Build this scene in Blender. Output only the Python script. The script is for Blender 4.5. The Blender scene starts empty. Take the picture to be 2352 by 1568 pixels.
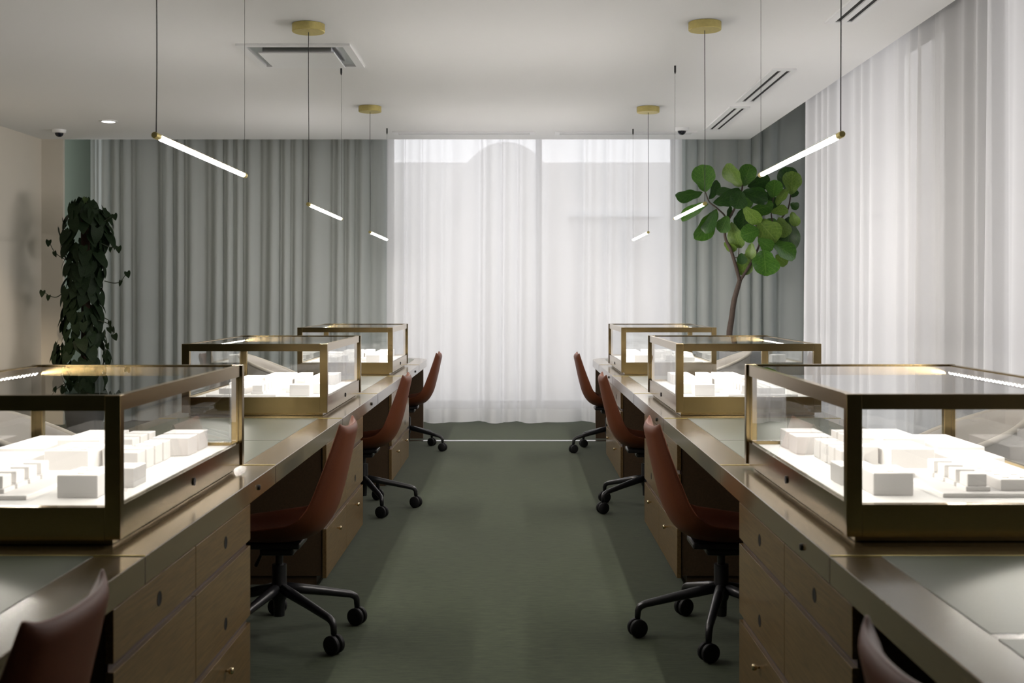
import bpy, bmesh, math, random
from mathutils import Vector, Matrix

random.seed(7)
SC = bpy.context.scene
COL = SC.collection
F_PX, VX, VY, EYE = 2650.0, 1187.0, 681.0, 1.40

# ------------------------------------------------------------------ camera
cam_d = bpy.data.cameras.new('camera')
cam = bpy.data.objects.new('camera', cam_d)
COL.objects.link(cam)
cam.location = (0, 0, EYE)
cam.rotation_euler = (math.pi / 2, 0, 0)
cam_d.sensor_width = 36.0
cam_d.lens = F_PX / 2352 * 36
cam_d.shift_x = -11 / 2352
cam_d.shift_y = -103 / 2352
cam_d.clip_start = 0.05
cam_d.dof.use_dof = True
cam_d.dof.focus_distance = 7.0
cam_d.dof.aperture_fstop = 5.0
SC.camera = cam

# ------------------------------------------------------------------ sky / light / exposure
world = bpy.data.worlds.new('overcast_sky')
SC.world = world
world.use_nodes = True
bg = world.node_tree.nodes['Background']
bg.inputs['Color'].default_value = (0.955, 0.963, 0.995, 1)
bg.inputs['Strength'].default_value = 2.75
VS = SC.view_settings
VS.view_transform = 'Standard'
VS.look = 'None'
VS.exposure = 0.0
VS.gamma = 1.0
VS.use_curve_mapping = False
SC.cycles.max_bounces = 12
SC.cycles.diffuse_bounces = 6
SC.cycles.transparent_max_bounces = 32
SC.cycles.caustics_reflective = False
SC.cycles.caustics_refractive = False


def at(px, py, y):
    """point seen at pixel (px, py) when it stands at depth y"""
    return Vector(((px - VX) * y / F_PX, y, EYE - (py - VY) * y / F_PX))


# ------------------------------------------------------------------ materials
def new_mat(name):
    m = bpy.data.materials.new(name)
    m.use_nodes = True
    nt = m.node_tree
    return m, nt, nt.nodes['Principled BSDF']


def node(nt, kind, **kw):
    n = nt.nodes.new(kind)
    for k, v in kw.items():
        if k in n.inputs.keys():
            n.inputs[k].default_value = v
        else:
            setattr(n, k, v)
    return n


def plain(name, col, rough=0.5, metal=0.0, bump=0.0, scale=60.0, var=0.0, stretch=(1, 1, 1), coat=0.0, spec=0.5, aniso=0.0):
    m, nt, b = new_mat(name)
    b.inputs['Roughness'].default_value = rough
    b.inputs['Metallic'].default_value = metal
    b.inputs['Coat Weight'].default_value = coat
    b.inputs['Specular IOR Level'].default_value = spec
    b.inputs['Anisotropic'].default_value = aniso
    b.inputs['Base Color'].default_value = (*col, 1)
    if bump or var:
        tc = node(nt, 'ShaderNodeTexCoord')
        mp = node(nt, 'ShaderNodeMapping')
        mp.inputs['Scale'].default_value = stretch
        nz = node(nt, 'ShaderNodeTexNoise', Scale=scale, Detail=4.0)
        nt.links.new(tc.outputs['Object'], mp.inputs['Vector'])
        nt.links.new(mp.outputs['Vector'], nz.inputs['Vector'])
        if var:
            rp = node(nt, 'ShaderNodeValToRGB')
            rp.color_ramp.elements[0].position = 0.3
            rp.color_ramp.elements[1].position = 0.7
            rp.color_ramp.elements[0].color = (*[c * (1 - var) for c in col], 1)
            rp.color_ramp.elements[1].color = (*[min(1, c * (1 + var)) for c in col], 1)
            nt.links.new(nz.outputs['Fac'], rp.inputs['Fac'])
            nt.links.new(rp.outputs['Color'], b.inputs['Base Color'])
        if bump:
            bp = node(nt, 'ShaderNodeBump', Strength=bump, Distance=0.002)
            nt.links.new(nz.outputs['Fac'], bp.inputs['Height'])
            nt.links.new(bp.outputs['Normal'], b.inputs['Normal'])
    return m


def emit(name, col, strength):
    m, nt, b = new_mat(name)
    b.inputs['Base Color'].default_value = (0.9, 0.9, 0.9, 1)
    b.inputs['Emission Color'].default_value = (*col, 1)
    b.inputs['Emission Strength'].default_value = strength
    return m


def glass_mat(name, tint=(0.93, 0.95, 0.95), ior=1.5, boost=1.0):
    m = bpy.data.materials.new(name)
    m.use_nodes = True
    nt = m.node_tree
    nt.nodes.clear()
    out = node(nt, 'ShaderNodeOutputMaterial')
    tr = node(nt, 'ShaderNodeBsdfTransparent')
    tr.inputs['Color'].default_value = (*tint, 1)
    gl = node(nt, 'ShaderNodeBsdfGlossy')
    gl.inputs['Roughness'].default_value = 0.0
    fr = node(nt, 'ShaderNodeFresnel', IOR=ior)
    mx = node(nt, 'ShaderNodeMixShader')
    # both faces of a pane together: 2R / (1 + R)
    r2 = node(nt, 'ShaderNodeMath', operation='MULTIPLY')
    r2.inputs[1].default_value = 2.0 * boost
    r1 = node(nt, 'ShaderNodeMath', operation='ADD')
    r1.inputs[1].default_value = 1.0
    mu = node(nt, 'ShaderNodeMath', operation='DIVIDE')
    mu.use_clamp = True
    nt.links.new(fr.outputs[0], r2.inputs[0])
    nt.links.new(fr.outputs[0], r1.inputs[0])
    nt.links.new(r2.outputs[0], mu.inputs[0])
    nt.links.new(r1.outputs[0], mu.inputs[1])
    # only the face turned to the eye reflects; leaving the pane passes straight through
    geo = node(nt, 'ShaderNodeNewGeometry')
    inv = node(nt, 'ShaderNodeMath', operation='SUBTRACT')
    inv.inputs[0].default_value = 1.0
    nt.links.new(geo.outputs['Backfacing'], inv.inputs[1])
    m3 = node(nt, 'ShaderNodeMath', operation='MULTIPLY')
    nt.links.new(mu.outputs[0], m3.inputs[0])
    nt.links.new(inv.outputs[0], m3.inputs[1])
    nt.links.new(m3.outputs[0], mx.inputs[0])
    nt.links.new(tr.outputs[0], mx.inputs[1])
    nt.links.new(gl.outputs[0], mx.inputs[2])
    nt.links.new(mx.outputs[0], out.inputs['Surface'])
    return m


def sheer(name, col, see=0.2, trans=0.55):
    m = bpy.data.materials.new(name)
    m.use_nodes = True
    nt = m.node_tree
    nt.nodes.clear()
    out = node(nt, 'ShaderNodeOutputMaterial')
    tp = node(nt, 'ShaderNodeBsdfTransparent')
    df = node(nt, 'ShaderNodeBsdfDiffuse')
    tl = node(nt, 'ShaderNodeBsdfTranslucent')
    df.inputs['Color'].default_value = (*col, 1)
    tl.inputs['Color'].default_value = (*col, 1)
    m1 = node(nt, 'ShaderNodeMixShader')
    m1.inputs[0].default_value = trans
    m2 = node(nt, 'ShaderNodeMixShader')
    m2.inputs[0].default_value = 1 - see
    # fine woven threads
    tc = node(nt, 'ShaderNodeTexCoord')
    mp = node(nt, 'ShaderNodeMapping')
    mp.inputs['Scale'].default_value = (1, 1, 0.15)
    nz = node(nt, 'ShaderNodeTexNoise', Scale=120.0, Detail=2.0)
    bp = node(nt, 'ShaderNodeBump', Strength=0.06, Distance=0.002)
    nt.links.new(tc.outputs['Object'], mp.inputs['Vector'])
    nt.links.new(mp.outputs['Vector'], nz.inputs['Vector'])
    nt.links.new(nz.outputs['Fac'], bp.inputs['Height'])
    nt.links.new(bp.outputs['Normal'], df.inputs['Normal'])
    # a weave closes up when it is seen at a slant
    lw = node(nt, 'ShaderNodeLayerWeight', Blend=0.5)
    mr = node(nt, 'ShaderNodeMapRange')
    mr.inputs['To Min'].default_value = 1 - see
    mr.inputs['To Max'].default_value = 1.0
    nt.links.new(lw.outputs['Facing'], mr.inputs['Value'])
    nt.links.new(mr.outputs['Result'], m2.inputs[0])
    nt.links.new(df.outputs[0], m1.inputs[1])
    nt.links.new(tl.outputs[0], m1.inputs[2])
    nt.links.new(tp.outputs[0], m2.inputs[1])
    nt.links.new(m1.outputs[0], m2.inputs[2])
    nt.links.new(m2.outputs[0], out.inputs['Surface'])
    return m


def wood_mat(name, dark, light, rough, scale=9.0, stretch=(14, 0.7, 14), bump=0.03, coat=0.0):
    m, nt, b = new_mat(name)
    tc = node(nt, 'ShaderNodeTexCoord')
    mp = node(nt, 'ShaderNodeMapping')
    mp.inputs['Scale'].default_value = stretch
    nz = node(nt, 'ShaderNodeTexNoise', Scale=scale, Detail=6.0, Roughness=0.65)
    rp = node(nt, 'ShaderNodeValToRGB')
    rp.color_ramp.elements[0].position = 0.3
    rp.color_ramp.elements[1].position = 0.72
    rp.color_ramp.elements[0].color = (*dark, 1)
    rp.color_ramp.elements[1].color = (*light, 1)
    bp = node(nt, 'ShaderNodeBump', Strength=bump, Distance=0.0004)
    nt.links.new(tc.outputs['Object'], mp.inputs['Vector'])
    nt.links.new(mp.outputs['Vector'], nz.inputs['Vector'])
    nt.links.new(nz.outputs['Fac'], rp.inputs['Fac'])
    nt.links.new(rp.outputs['Color'], b.inputs['Base Color'])
    nt.links.new(nz.outputs['Fac'], bp.inputs['Height'])
    nt.links.new(bp.outputs['Normal'], b.inputs['Normal'])
    b.inputs['Roughness'].default_value = rough
    b.inputs['Coat Weight'].default_value = coat
    b.inputs['Coat Roughness'].default_value = 0.12
    return m


def carpet_mat():
    m, nt, b = new_mat('green_carpet')
    tc = node(nt, 'ShaderNodeTexCoord')
    mp = node(nt, 'ShaderNodeMapping')
    mp.inputs['Scale'].default_value = (0.30, 2.0, 1)
    n1 = node(nt, 'ShaderNodeTexNoise', Scale=36.0, Detail=8.0, Roughness=0.86)
    n2 = node(nt, 'ShaderNodeTexNoise', Scale=1.3, Detail=3.0)
    n3 = node(nt, 'ShaderNodeTexNoise', Scale=420.0, Detail=2.0)
    rp = node(nt, 'ShaderNodeValToRGB')
    rp.color_ramp.elements[0].position = 0.36
    rp.color_ramp.elements[1].position = 0.64
    rp.color_ramp.elements[0].color = (0.017, 0.024, 0.012, 1)
    rp.color_ramp.elements[1].color = (0.056, 0.071, 0.036, 1)
    mx = node(nt, 'ShaderNodeMix', data_type='RGBA', blend_type='MULTIPLY')
    mx.inputs['Factor'].default_value = 0.5
    r2 = node(nt, 'ShaderNodeValToRGB')
    r2.color_ramp.elements[0].color = (0.72, 0.74, 0.72, 1)
    r2.color_ramp.elements[1].color = (1.2, 1.2, 1.1, 1)
    ad = node(nt, 'ShaderNodeMath', operation='ADD')
    ad.inputs[1].default_value = 0
    bp = node(nt, 'ShaderNodeBump', Strength=0.35, Distance=0.003)
    nt.links.new(tc.outputs['Object'], mp.inputs['Vector'])
    nt.links.new(mp.outputs['Vector'], n1.inputs['Vector'])
    nt.links.new(tc.outputs['Object'], n2.inputs['Vector'])
    nt.links.new(tc.outputs['Object'], n3.inputs['Vector'])
    nt.links.new(n1.outputs['Fac'], rp.inputs['Fac'])
    nt.links.new(n2.outputs['Fac'], r2.inputs['Fac'])
    nt.links.new(rp.outputs['Color'], mx.inputs[6])
    nt.links.new(r2.outputs['Color'], mx.inputs[7])
    nt.links.new(mx.outputs[2], b.inputs['Base Color'])
    nt.links.new(n1.outputs['Fac'], ad.inputs[0])
    nt.links.new(n3.outputs['Fac'], bp.inputs['Height'])
    nt.links.new(bp.outputs['Normal'], b.inputs['Normal'])
    b.inputs['Roughness'].default_value = 0.95
    b.inputs['Specular IOR Level'].default_value = 0.15
    b.inputs['Sheen Weight'].default_value = 0.15
    return m


def leaf_mat(name, dark, light, vein, rough=0.4, spec=0.4):
    """leaf with a pale midrib and side veins drawn from the UV map"""
    m, nt, b = new_mat(name)
    uv = node(nt, 'ShaderNodeUVMap')
    sp = node(nt, 'ShaderNodeSeparateXYZ')
    nt.links.new(uv.outputs['UV'], sp.inputs[0])
    sb = node(nt, 'ShaderNodeMath', operation='SUBTRACT')
    sb.inputs[1].default_value = 0.5
    ab = node(nt, 'ShaderNodeMath', operation='ABSOLUTE')
    nt.links.new(sp.outputs['X'], sb.inputs[0])
    nt.links.new(sb.outputs[0], ab.inputs[0])
    # side veins: saw of (v - 0.6|u|)
    mu = node(nt, 'ShaderNodeMath', operation='MULTIPLY')
    mu.inputs[1].default_value = 0.7
    nt.links.new(ab.outputs[0], mu.inputs[0])
    su = node(nt, 'ShaderNodeMath', operation='SUBTRACT')
    nt.links.new(sp.outputs['Y'], su.inputs[0])
    nt.links.new(mu.outputs[0], su.inputs[1])
    m7 = node(nt, 'ShaderNodeMath', operation='MULTIPLY')
    m7.inputs[1].default_value = 7.0
    nt.links.new(su.outputs[0], m7.inputs[0])
    fr = node(nt, 'ShaderNodeMath', operation='PINGPONG')
    fr.inputs[1].default_value = 0.5
    nt.links.new(m7.outputs[0], fr.inputs[0])
    c1 = node(nt, 'ShaderNodeMath', operation='LESS_THAN')
    c1.inputs[1].default_value = 0.05
    nt.links.new(fr.outputs[0], c1.inputs[0])
    c2 = node(nt, 'ShaderNodeMath', operation='LESS_THAN')
    c2.inputs[1].default_value = 0.02
    nt.links.new(ab.outputs[0], c2.inputs[0])
    mxv = node(nt, 'ShaderNodeMath', operation='MAXIMUM')
    nt.links.new(c1.outputs[0], mxv.inputs[0])
    nt.links.new(c2.outputs[0], mxv.inputs[1])
    sc = node(nt, 'ShaderNodeMath', operation='MULTIPLY')
    sc.inputs[1].default_value = 0.35
    nt.links.new(mxv.outputs[0], sc.inputs[0])
    tc = node(nt, 'ShaderNodeTexCoord')
    nz = node(nt, 'ShaderNodeTexNoise', Scale=14.0, Detail=3.0)
    nt.links.new(tc.outputs['Object'], nz.inputs['Vector'])
    rp = node(nt, 'ShaderNodeValToRGB')
    rp.color_ramp.elements[0].position = 0.35
    rp.color_ramp.elements[1].position = 0.7
    rp.color_ramp.elements[0].color = (*dark, 1)
    rp.color_ramp.elements[1].color = (*light, 1)
    nt.links.new(nz.outputs['Fac'], rp.inputs['Fac'])
    mx = node(nt, 'ShaderNodeMix', data_type='RGBA')
    nt.links.new(sc.outputs[0], mx.inputs[0])
    nt.links.new(rp.outputs['Color'], mx.inputs[6])
    mx.inputs[7].default_value = (*vein, 1)
    nt.links.new(mx.outputs[2], b.inputs['Base Color'])
    b.inputs['Roughness'].default_value = rough
    b.inputs['Specular IOR Level'].default_value = spec
    # thin leaf: some light passes through
    out = nt.nodes['Material Output']
    tl = node(nt, 'ShaderNodeBsdfTranslucent')
    nt.links.new(mx.outputs[2], tl.inputs['Color'])
    ms = node(nt, 'ShaderNodeMixShader')
    ms.inputs[0].default_value = 0.22
    nt.links.new(b.outputs[0], ms.inputs[1])
    nt.links.new(tl.outputs[0], ms.inputs[2])
    nt.links.new(ms.outputs[0], out.inputs['Surface'])
    return m


M = {}
M['ceiling'] = plain('ceiling_paint', (0.87, 0.875, 0.875), 0.9, bump=0.05, scale=90)
M['wall'] = plain('warm_white_paint', (0.66, 0.62, 0.54), 0.85, bump=0.05, scale=90)
M['wall_dark'] = plain('grey_plaster', (0.30, 0.31, 0.30), 0.9)
M['wall_green'] = plain('dark_green_paint', (0.10, 0.13, 0.10), 0.8, bump=0.04, scale=80)
M['carpet'] = carpet_mat()
M['sheer'] = sheer('sheer_voile', (0.872, 0.870, 0.880), 0.20, 0.52)
M['drape'] = sheer('grey_green_voile', (0.60, 0.64, 0.625), 0.10, 0.30)  # same sheer cloth, missing backlight put into a darker colour, hem likewise
M['hem'] = sheer('doubled_hem_cloth', (0.80, 0.81, 0.82), 0.02, 0.18)
M['drape_hem'] = sheer('doubled_grey_hem_cloth', (0.54, 0.59, 0.58), 0.03, 0.25)
M['bronze'] = plain('brushed_bronze', (0.36, 0.265, 0.125), 0.17, 1.0, bump=0.03, scale=60, var=0.08, stretch=(1, 1, 14))
M['brass'] = plain('satin_brass', (0.60, 0.51, 0.21), 0.48, 1.0, bump=0.04, scale=60, var=0.06)
M['knob'] = plain('polished_brass_knob', (0.80, 0.66, 0.42), 0.15, 1.0)
M['oak'] = wood_mat('fumed_oak', (0.092, 0.053, 0.018), (0.205, 0.127, 0.047), 0.40, coat=0.35)
M['oak_top'] = wood_mat('lacquered_oak_top', (0.112, 0.078, 0.034), (0.165, 0.120, 0.058), 0.24, bump=0.004, coat=0.6)
M['oak_dark'] = wood_mat('dark_oak_carcass', (0.060, 0.036, 0.019), (0.095, 0.058, 0.030), 0.45)
M['channel'] = plain('dark_brown_channel', (0.055, 0.032, 0.026), 0.5)
M['leather_green'] = plain('grey_green_desk_leather', (0.080, 0.090, 0.060), 0.34, bump=0.10, scale=220, var=0.08)
M['leather_tan'] = plain('cognac_leather', (0.115, 0.032, 0.012), 0.5, bump=0.10, scale=260, var=0.14, spec=0.30)
M['black_metal'] = plain('black_powder_coat', (0.014, 0.014, 0.016), 0.35, 0.0)
M['black_plastic'] = plain('black_plastic', (0.010, 0.010, 0.011), 0.6, spec=0.25)
M['white_block'] = plain('white_leatherette', (0.80, 0.785, 0.77), 0.6, bump=0.03, scale=200)
M['case_floor'] = plain('white_case_floor', (0.82, 0.81, 0.79), 0.5)
M['glass'] = glass_mat('case_glass', (0.975, 0.982, 0.982), 1.5, 0.95)
M['window_glass'] = glass_mat('window_glass', (0.93, 0.93, 0.93), 1.45, 0.6)
M['led'] = emit('warm_white_led', (1.0, 0.93, 0.84), 230)
M['tube'] = emit('opal_tube_light', (1.0, 0.935, 0.89), 280)
M['downlight'] = emit('downlight_lens', (1.0, 0.93, 0.84), 12)
M['white_metal'] = plain('white_enamel', (0.86, 0.87, 0.88), 0.4)
M['silver'] = plain('brushed_aluminium', (0.72, 0.73, 0.74), 0.22, 1.0)
M['slot'] = plain('black_slot', (0.006, 0.006, 0.007), 0.7)
M['frame_alu'] = plain('window_frame_grey', (0.38, 0.39, 0.40), 0.5)
M['cable'] = plain('dark_cable', (0.03, 0.03, 0.032), 0.6)
M['smoke'] = plain('smoked_dome', (0.01, 0.012, 0.02), 0.05)
M['bark'] = plain('fig_bark', (0.065, 0.045, 0.034), 0.8, bump=0.4, scale=60, var=0.3, stretch=(3, 3, 0.6))
M['soil'] = plain('dark_soil', (0.02, 0.016, 0.012), 0.95, bump=0.6, scale=80)
M['pot'] = plain('grey_concrete_planter', (0.36, 0.36, 0.36), 0.75, bump=0.1, scale=50, var=0.06)
M['pot_dark'] = plain('charcoal_planter', (0.05, 0.05, 0.05), 0.6)
M['moss'] = plain('coir_pole', (0.06, 0.032, 0.02), 0.95, bump=0.6, scale=120, var=0.3)
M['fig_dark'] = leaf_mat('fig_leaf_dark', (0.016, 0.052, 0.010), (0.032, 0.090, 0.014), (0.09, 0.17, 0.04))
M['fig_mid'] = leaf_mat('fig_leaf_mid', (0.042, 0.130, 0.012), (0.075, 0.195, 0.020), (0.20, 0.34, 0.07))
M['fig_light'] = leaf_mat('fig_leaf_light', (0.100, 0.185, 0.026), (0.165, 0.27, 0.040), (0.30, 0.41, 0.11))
M['vine'] = leaf_mat('vine_leaf', (0.006, 0.015, 0.005), (0.012, 0.028, 0.008), (0.020, 0.036, 0.014), 0.6, 0.2)
M['vine_light'] = leaf_mat('vine_leaf_young', (0.03, 0.06, 0.015), (0.06, 0.10, 0.02), (0.09, 0.12, 0.04))
M['vine_stem'] = plain('vine_stem', (0.03, 0.04, 0.02), 0.7)
M['beige_seat'] = plain('beige_upholstery', (0.52, 0.48, 0.43), 0.8, bump=0.1, scale=200)
M['pale_rim'] = plain('pale_wood_rim', (0.55, 0.50, 0.42), 0.5)
M['facade'] = plain('pale_render_facade', (0.84, 0.82, 0.80), 0.9, var=0.04, scale=6)
M['street'] = plain('pale_paving', (0.45, 0.44, 0.43), 0.9, var=0.08, scale=6)


# ------------------------------------------------------------------ mesh helpers
def box(bm, x0, x1, y0, y1, z0, z1, bevel=0.0):
    if x0 > x1: x0, x1 = x1, x0
    if y0 > y1: y0, y1 = y1, y0
    vs = [bm.verts.new(p) for p in ((x0, y0, z0), (x1, y0, z0), (x1, y1, z0), (x0, y1, z0),
                                    (x0, y0, z1), (x1, y0, z1), (x1, y1, z1), (x0, y1, z1))]
    fs = [bm.faces.new([vs[i] for i in f]) for f in
          ((3, 2, 1, 0), (4, 5, 6, 7), (0, 1, 5, 4), (1, 2, 6, 5), (2, 3, 7, 6), (3, 0, 4, 7))]
    if bevel:
        es = list({e for f in fs for e in f.edges})
        bmesh.ops.bevel(bm, geom=es, offset=bevel, segments=2, affect='EDGES', profile=0.5)


def lathe(bm, prof, n=24, c=(0, 0, 0), axis='z', flip=False):
    rings = []
    for r, h in prof:
        ring = []
        for i in range(n):
            a = 2 * math.pi * i / n
            p = (r * math.cos(a), r * math.sin(a), h)
            if axis == 'x': p = (h, p[0], p[1])
            if axis == 'y': p = (p[1], h, p[0])
            ring.append(bm.verts.new((c[0] + p[0], c[1] + p[1], c[2] + p[2])))
        rings.append(ring)
    for a, b in zip(rings, rings[1:]):
        for i in range(n):
            bm.faces.new((a[i], a[(i + 1) % n], b[(i + 1) % n], b[i]))
    if prof[0][0] > 1e-6: bm.faces.new(list(reversed(rings[0])))
    if prof[-1][0] > 1e-6: bm.faces.new(rings[-1])
    bmesh.ops.remove_doubles(bm, verts=[v for r in rings for v in r], dist=1e-7)


def tube(bm, pts, rad, n=8, cap=True):
    pts = [Vector(p) for p in pts]
    rads = rad if isinstance(rad, (list, tuple)) else [rad] * len(pts)
    rings = []
    up = Vector((0.31, 0.17, 0.93)).normalized()
    prev = None
    for i, p in enumerate(pts):
        d = (pts[min(i + 1, len(pts) - 1)] - pts[max(i - 1, 0)]).normalized()
        if prev is None:
            s = d.cross(up)
            if s.length < 1e-3: s = d.cross(Vector((1, 0, 0)))
        else:
            s = prev - d * prev.dot(d)
        s.normalize()
        prev = s
        t = d.cross(s)
        rings.append([bm.verts.new(p + (s * math.cos(2 * math.pi * k / n) + t * math.sin(2 * math.pi * k / n)) * rads[i])
                      for k in range(n)])
    for a, b in zip(rings, rings[1:]):
        for k in range(n):
            bm.faces.new((a[k], a[(k + 1) % n], b[(k + 1) % n], b[k]))
    if cap:
        bm.faces.new(list(reversed(rings[0])))
        bm.faces.new(rings[-1])


def prism(bm, poly, z0, z1):
    lo = [bm.verts.new((x, y, z0)) for x, y in poly]
    hi = [bm.verts.new((x, y, z1)) for x, y in poly]
    n = len(poly)
    bm.faces.new(list(reversed(lo)))
    bm.faces.new(hi)
    for i in range(n):
        bm.faces.new((lo[i], lo[(i + 1) % n], hi[(i + 1) % n], hi[i]))


def catmull(pts, n):
    out = []
    m = len(pts) - 1
    for i in range(n + 1):
        t = i / n * m
        k = min(int(t), m - 1)
        f = t - k
        p0, p1, p2, p3 = pts[max(k - 1, 0)], pts[k], pts[k + 1], pts[min(k + 2, m)]
        out.append(tuple(0.5 * (2 * b + (c - a) * f + (2 * a - 5 * b + 4 * c - d) * f * f + (3 * b - a - 3 * c + d) * f ** 3)
                         for a, b, c, d in zip(p0, p1, p2, p3)))
    return out


def finish(bm, name, smooth=False):
    bmesh.ops.recalc_face_normals(bm, faces=bm.faces[:])
    me = bpy.data.meshes.new(name)
    bm.to_mesh(me)
    bm.free()
    if smooth:
        me.polygons.foreach_set('use_smooth', [True] * len(me.polygons))
        if smooth == 'angle':
            me.set_sharp_from_angle(angle=math.radians(40))
    return me


def part(name, bm, mat, parent=None, smooth=False, label=None, kind=None):
    me = bm if isinstance(bm, bpy.types.Mesh) else finish(bm, name, smooth)
    if mat is not None and not me.materials:
        me.materials.append(M[mat] if isinstance(mat, str) else mat)
    o = bpy.data.objects.new(name, me)
    COL.objects.link(o)
    o.parent = parent
    if label: o['label'] = label
    if kind: o['kind'] = kind
    return o


def tag(o, label, cat, group=None):
    o['label'] = label
    o['category'] = cat
    if group: o['group'] = group
    return o


def thing(name, label, cat, loc=(0, 0, 0), group=None, rz=0.0):
    o = bpy.data.objects.new(name, None)
    COL.objects.link(o)
    o.location = loc
    o.rotation_euler = (0, 0, rz)
    o.empty_display_size = 0.1
    return tag(o, label, cat, group)


def copy_tree(o, parent=None):
    c = o.copy()
    COL.objects.link(c)
    c.parent = parent
    for ch in list(o.children):
        copy_tree(ch, c)
    return c


def structure(name, bm, mat, parent=None):
    o = part(name, bm, mat, parent)
    if parent is None: o['kind'] = 'structure'
    return o


def bx(*a, bevel=0.0):
    bm = bmesh.new()
    box(bm, *a, bevel=bevel)
    return bm


# ------------------------------------------------------------------ room shell
CZ = EYE + 1.72          # ceiling height
CX = 2.546               # right edge of the ceiling, curtain pocket beyond
CY = 12.63               # far edge of the ceiling, curtain pocket beyond
LX = -5.20               # left wall
WY = 13.05               # back wall face
BACK_L, BACK_R = -1.45, 1.80   # back window
NX = 3.45                # nook wall face
RX = 2.86                # right wall face
REAR = -3.2

structure('floor', bx(LX - 0.2, 3.75, REAR - 0.2, 13.4, -0.15, 0.0), 'carpet')
bm = bmesh.new()
box(bm, LX - 0.2, CX, REAR - 0.2, CY, CZ, CZ + 0.12)
structure('ceiling', bm, 'ceiling')
bm = bmesh.new()
box(bm, LX - 0.2, 3.75, REAR - 0.2, 13.4, CZ + 0.60, CZ + 0.75)     # slab over the curtain pockets
structure('ceiling', bm, 'wall_dark')
structure('wall_left', bx(LX - 0.15, LX, REAR - 0.2, 12.62, 0, CZ + 0.6), 'wall')
structure('wall_left', bx(LX - 0.15, -4.965, 12.62, 12.67, 0, CZ + 0.6), 'wall')
bm = bmesh.new()
box(bm, LX - 0.15, -4.5, WY, WY + 0.15, 0, CZ + 0.6)
structure('wall_back', bm, 'wall_green')
bm = bmesh.new()
box(bm, -4.5, BACK_L, WY, WY + 0.15, 0, CZ + 0.6)
box(bm, BACK_R, 3.7, WY, WY + 0.15, 0, CZ + 0.6)
box(bm, BACK_L, BACK_R, WY, WY + 0.15, 0, 0.17)
structure('wall_back', bm, 'wall_dark')
structure('baseboard_back', bx(-4.93, 3.1, WY - 0.015, WY, 0, 0.09, bevel=0.003), 'wall_dark')
structure('baseboard_left', bx(LX, LX + 0.014, REAR, 12.6, 0, 0.09, bevel=0.003), 'wall')
WIN_R = [(7.72, 10.62), (4.6, 6.45), (2.9, 4.4)]
bm = bmesh.new()
box(bm, RX, RX + 0.2, 10.62, 10.85, 0, CZ + 0.6)
box(bm, RX + 0.2, NX + 0.15, 10.72, 10.85, 0, CZ + 0.6)
box(bm, NX, NX + 0.15, 10.85, 11.75, 0, CZ + 0.6)
box(bm, NX, NX + 0.15, 12.5, WY, 0, CZ + 0.6)
box(bm, NX, NX + 0.15, 11.75, 12.5, 0, 0.17)
ys = sorted(WIN_R)
prev = REAR - 0.2
for y0, y1 in ys:
    box(bm, RX, RX + 0.2, prev, y0, 0, CZ + 0.6)
    box(bm, RX, RX + 0.2, y0, y1, 0, 0.10)
    prev = y1
structure('wall_right', bm, 'wall_dark')
structure('wall_front', bx(LX - 0.15, 3.5, REAR - 0.15, REAR, 0, CZ + 0.6), 'wall_green')


def window(name, along, a0, a1, fixed, z0, z1, mull):
    """a tall window; along is 'x' or 'y', fixed is the wall's inner face"""
    def b3(bm, p0, p1, d0, d1, za, zb):
        if along == 'x': box(bm, p0, p1, fixed + d0, fixed + d1, za, zb)
        else: box(bm, fixed + d0, fixed + d1, p0, p1, za, zb)
    bm = bmesh.new()
    t = 0.05
    b3(bm, a0, a0 + t, 0.04, 0.12, z0, z1)
    b3(bm, a1 - t, a1, 0.04, 0.12, z0, z1)
    b3(bm, a0 + t, a1 - t, 0.04, 0.12, z0, z0 + t)
    b3(bm, a0 + t, a1 - t, 0.04, 0.12, z1 - t, z1)
    w = structure(name, bm, 'frame_alu')
    cuts = [a0 + t] + [c for m_ in mull for c in (m_ - 0.035, m_ + 0.035)] + [a1 - t]
    for m_ in mull:
        bm = bmesh.new()
        b3(bm, m_ - 0.035, m_ + 0.035, 0.03, 0.13, z0 + t, z1 - t)
        part('mullion', bm, 'frame_alu', w)
    for i in range(0, len(cuts), 2):
        bm = bmesh.new()
        b3(bm, cuts[i], cuts[i + 1], 0.075, 0.083, z0 + t, z1 - t)
        part('pane', bm, 'window_glass', w)


window('window_1', 'x', BACK_L, BACK_R, WY, 0.17, CZ + 0.58, [0.25])
for i, (y0, y1) in enumerate(WIN_R):
    window('window_%d' % (i + 2), 'y', y0, y1, RX, 0.10, CZ + 0.58, [])

window('window_5', 'y', 11.75, 12.5, NX, 0.17, CZ + 0.58, [])  # added unseen window, brightens the corner curtain and the fig leaves
structure('trim_1', bx(-1.9, 1.75, 11.15, 11.25, 0.0, 0.004), 'silver')

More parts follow.
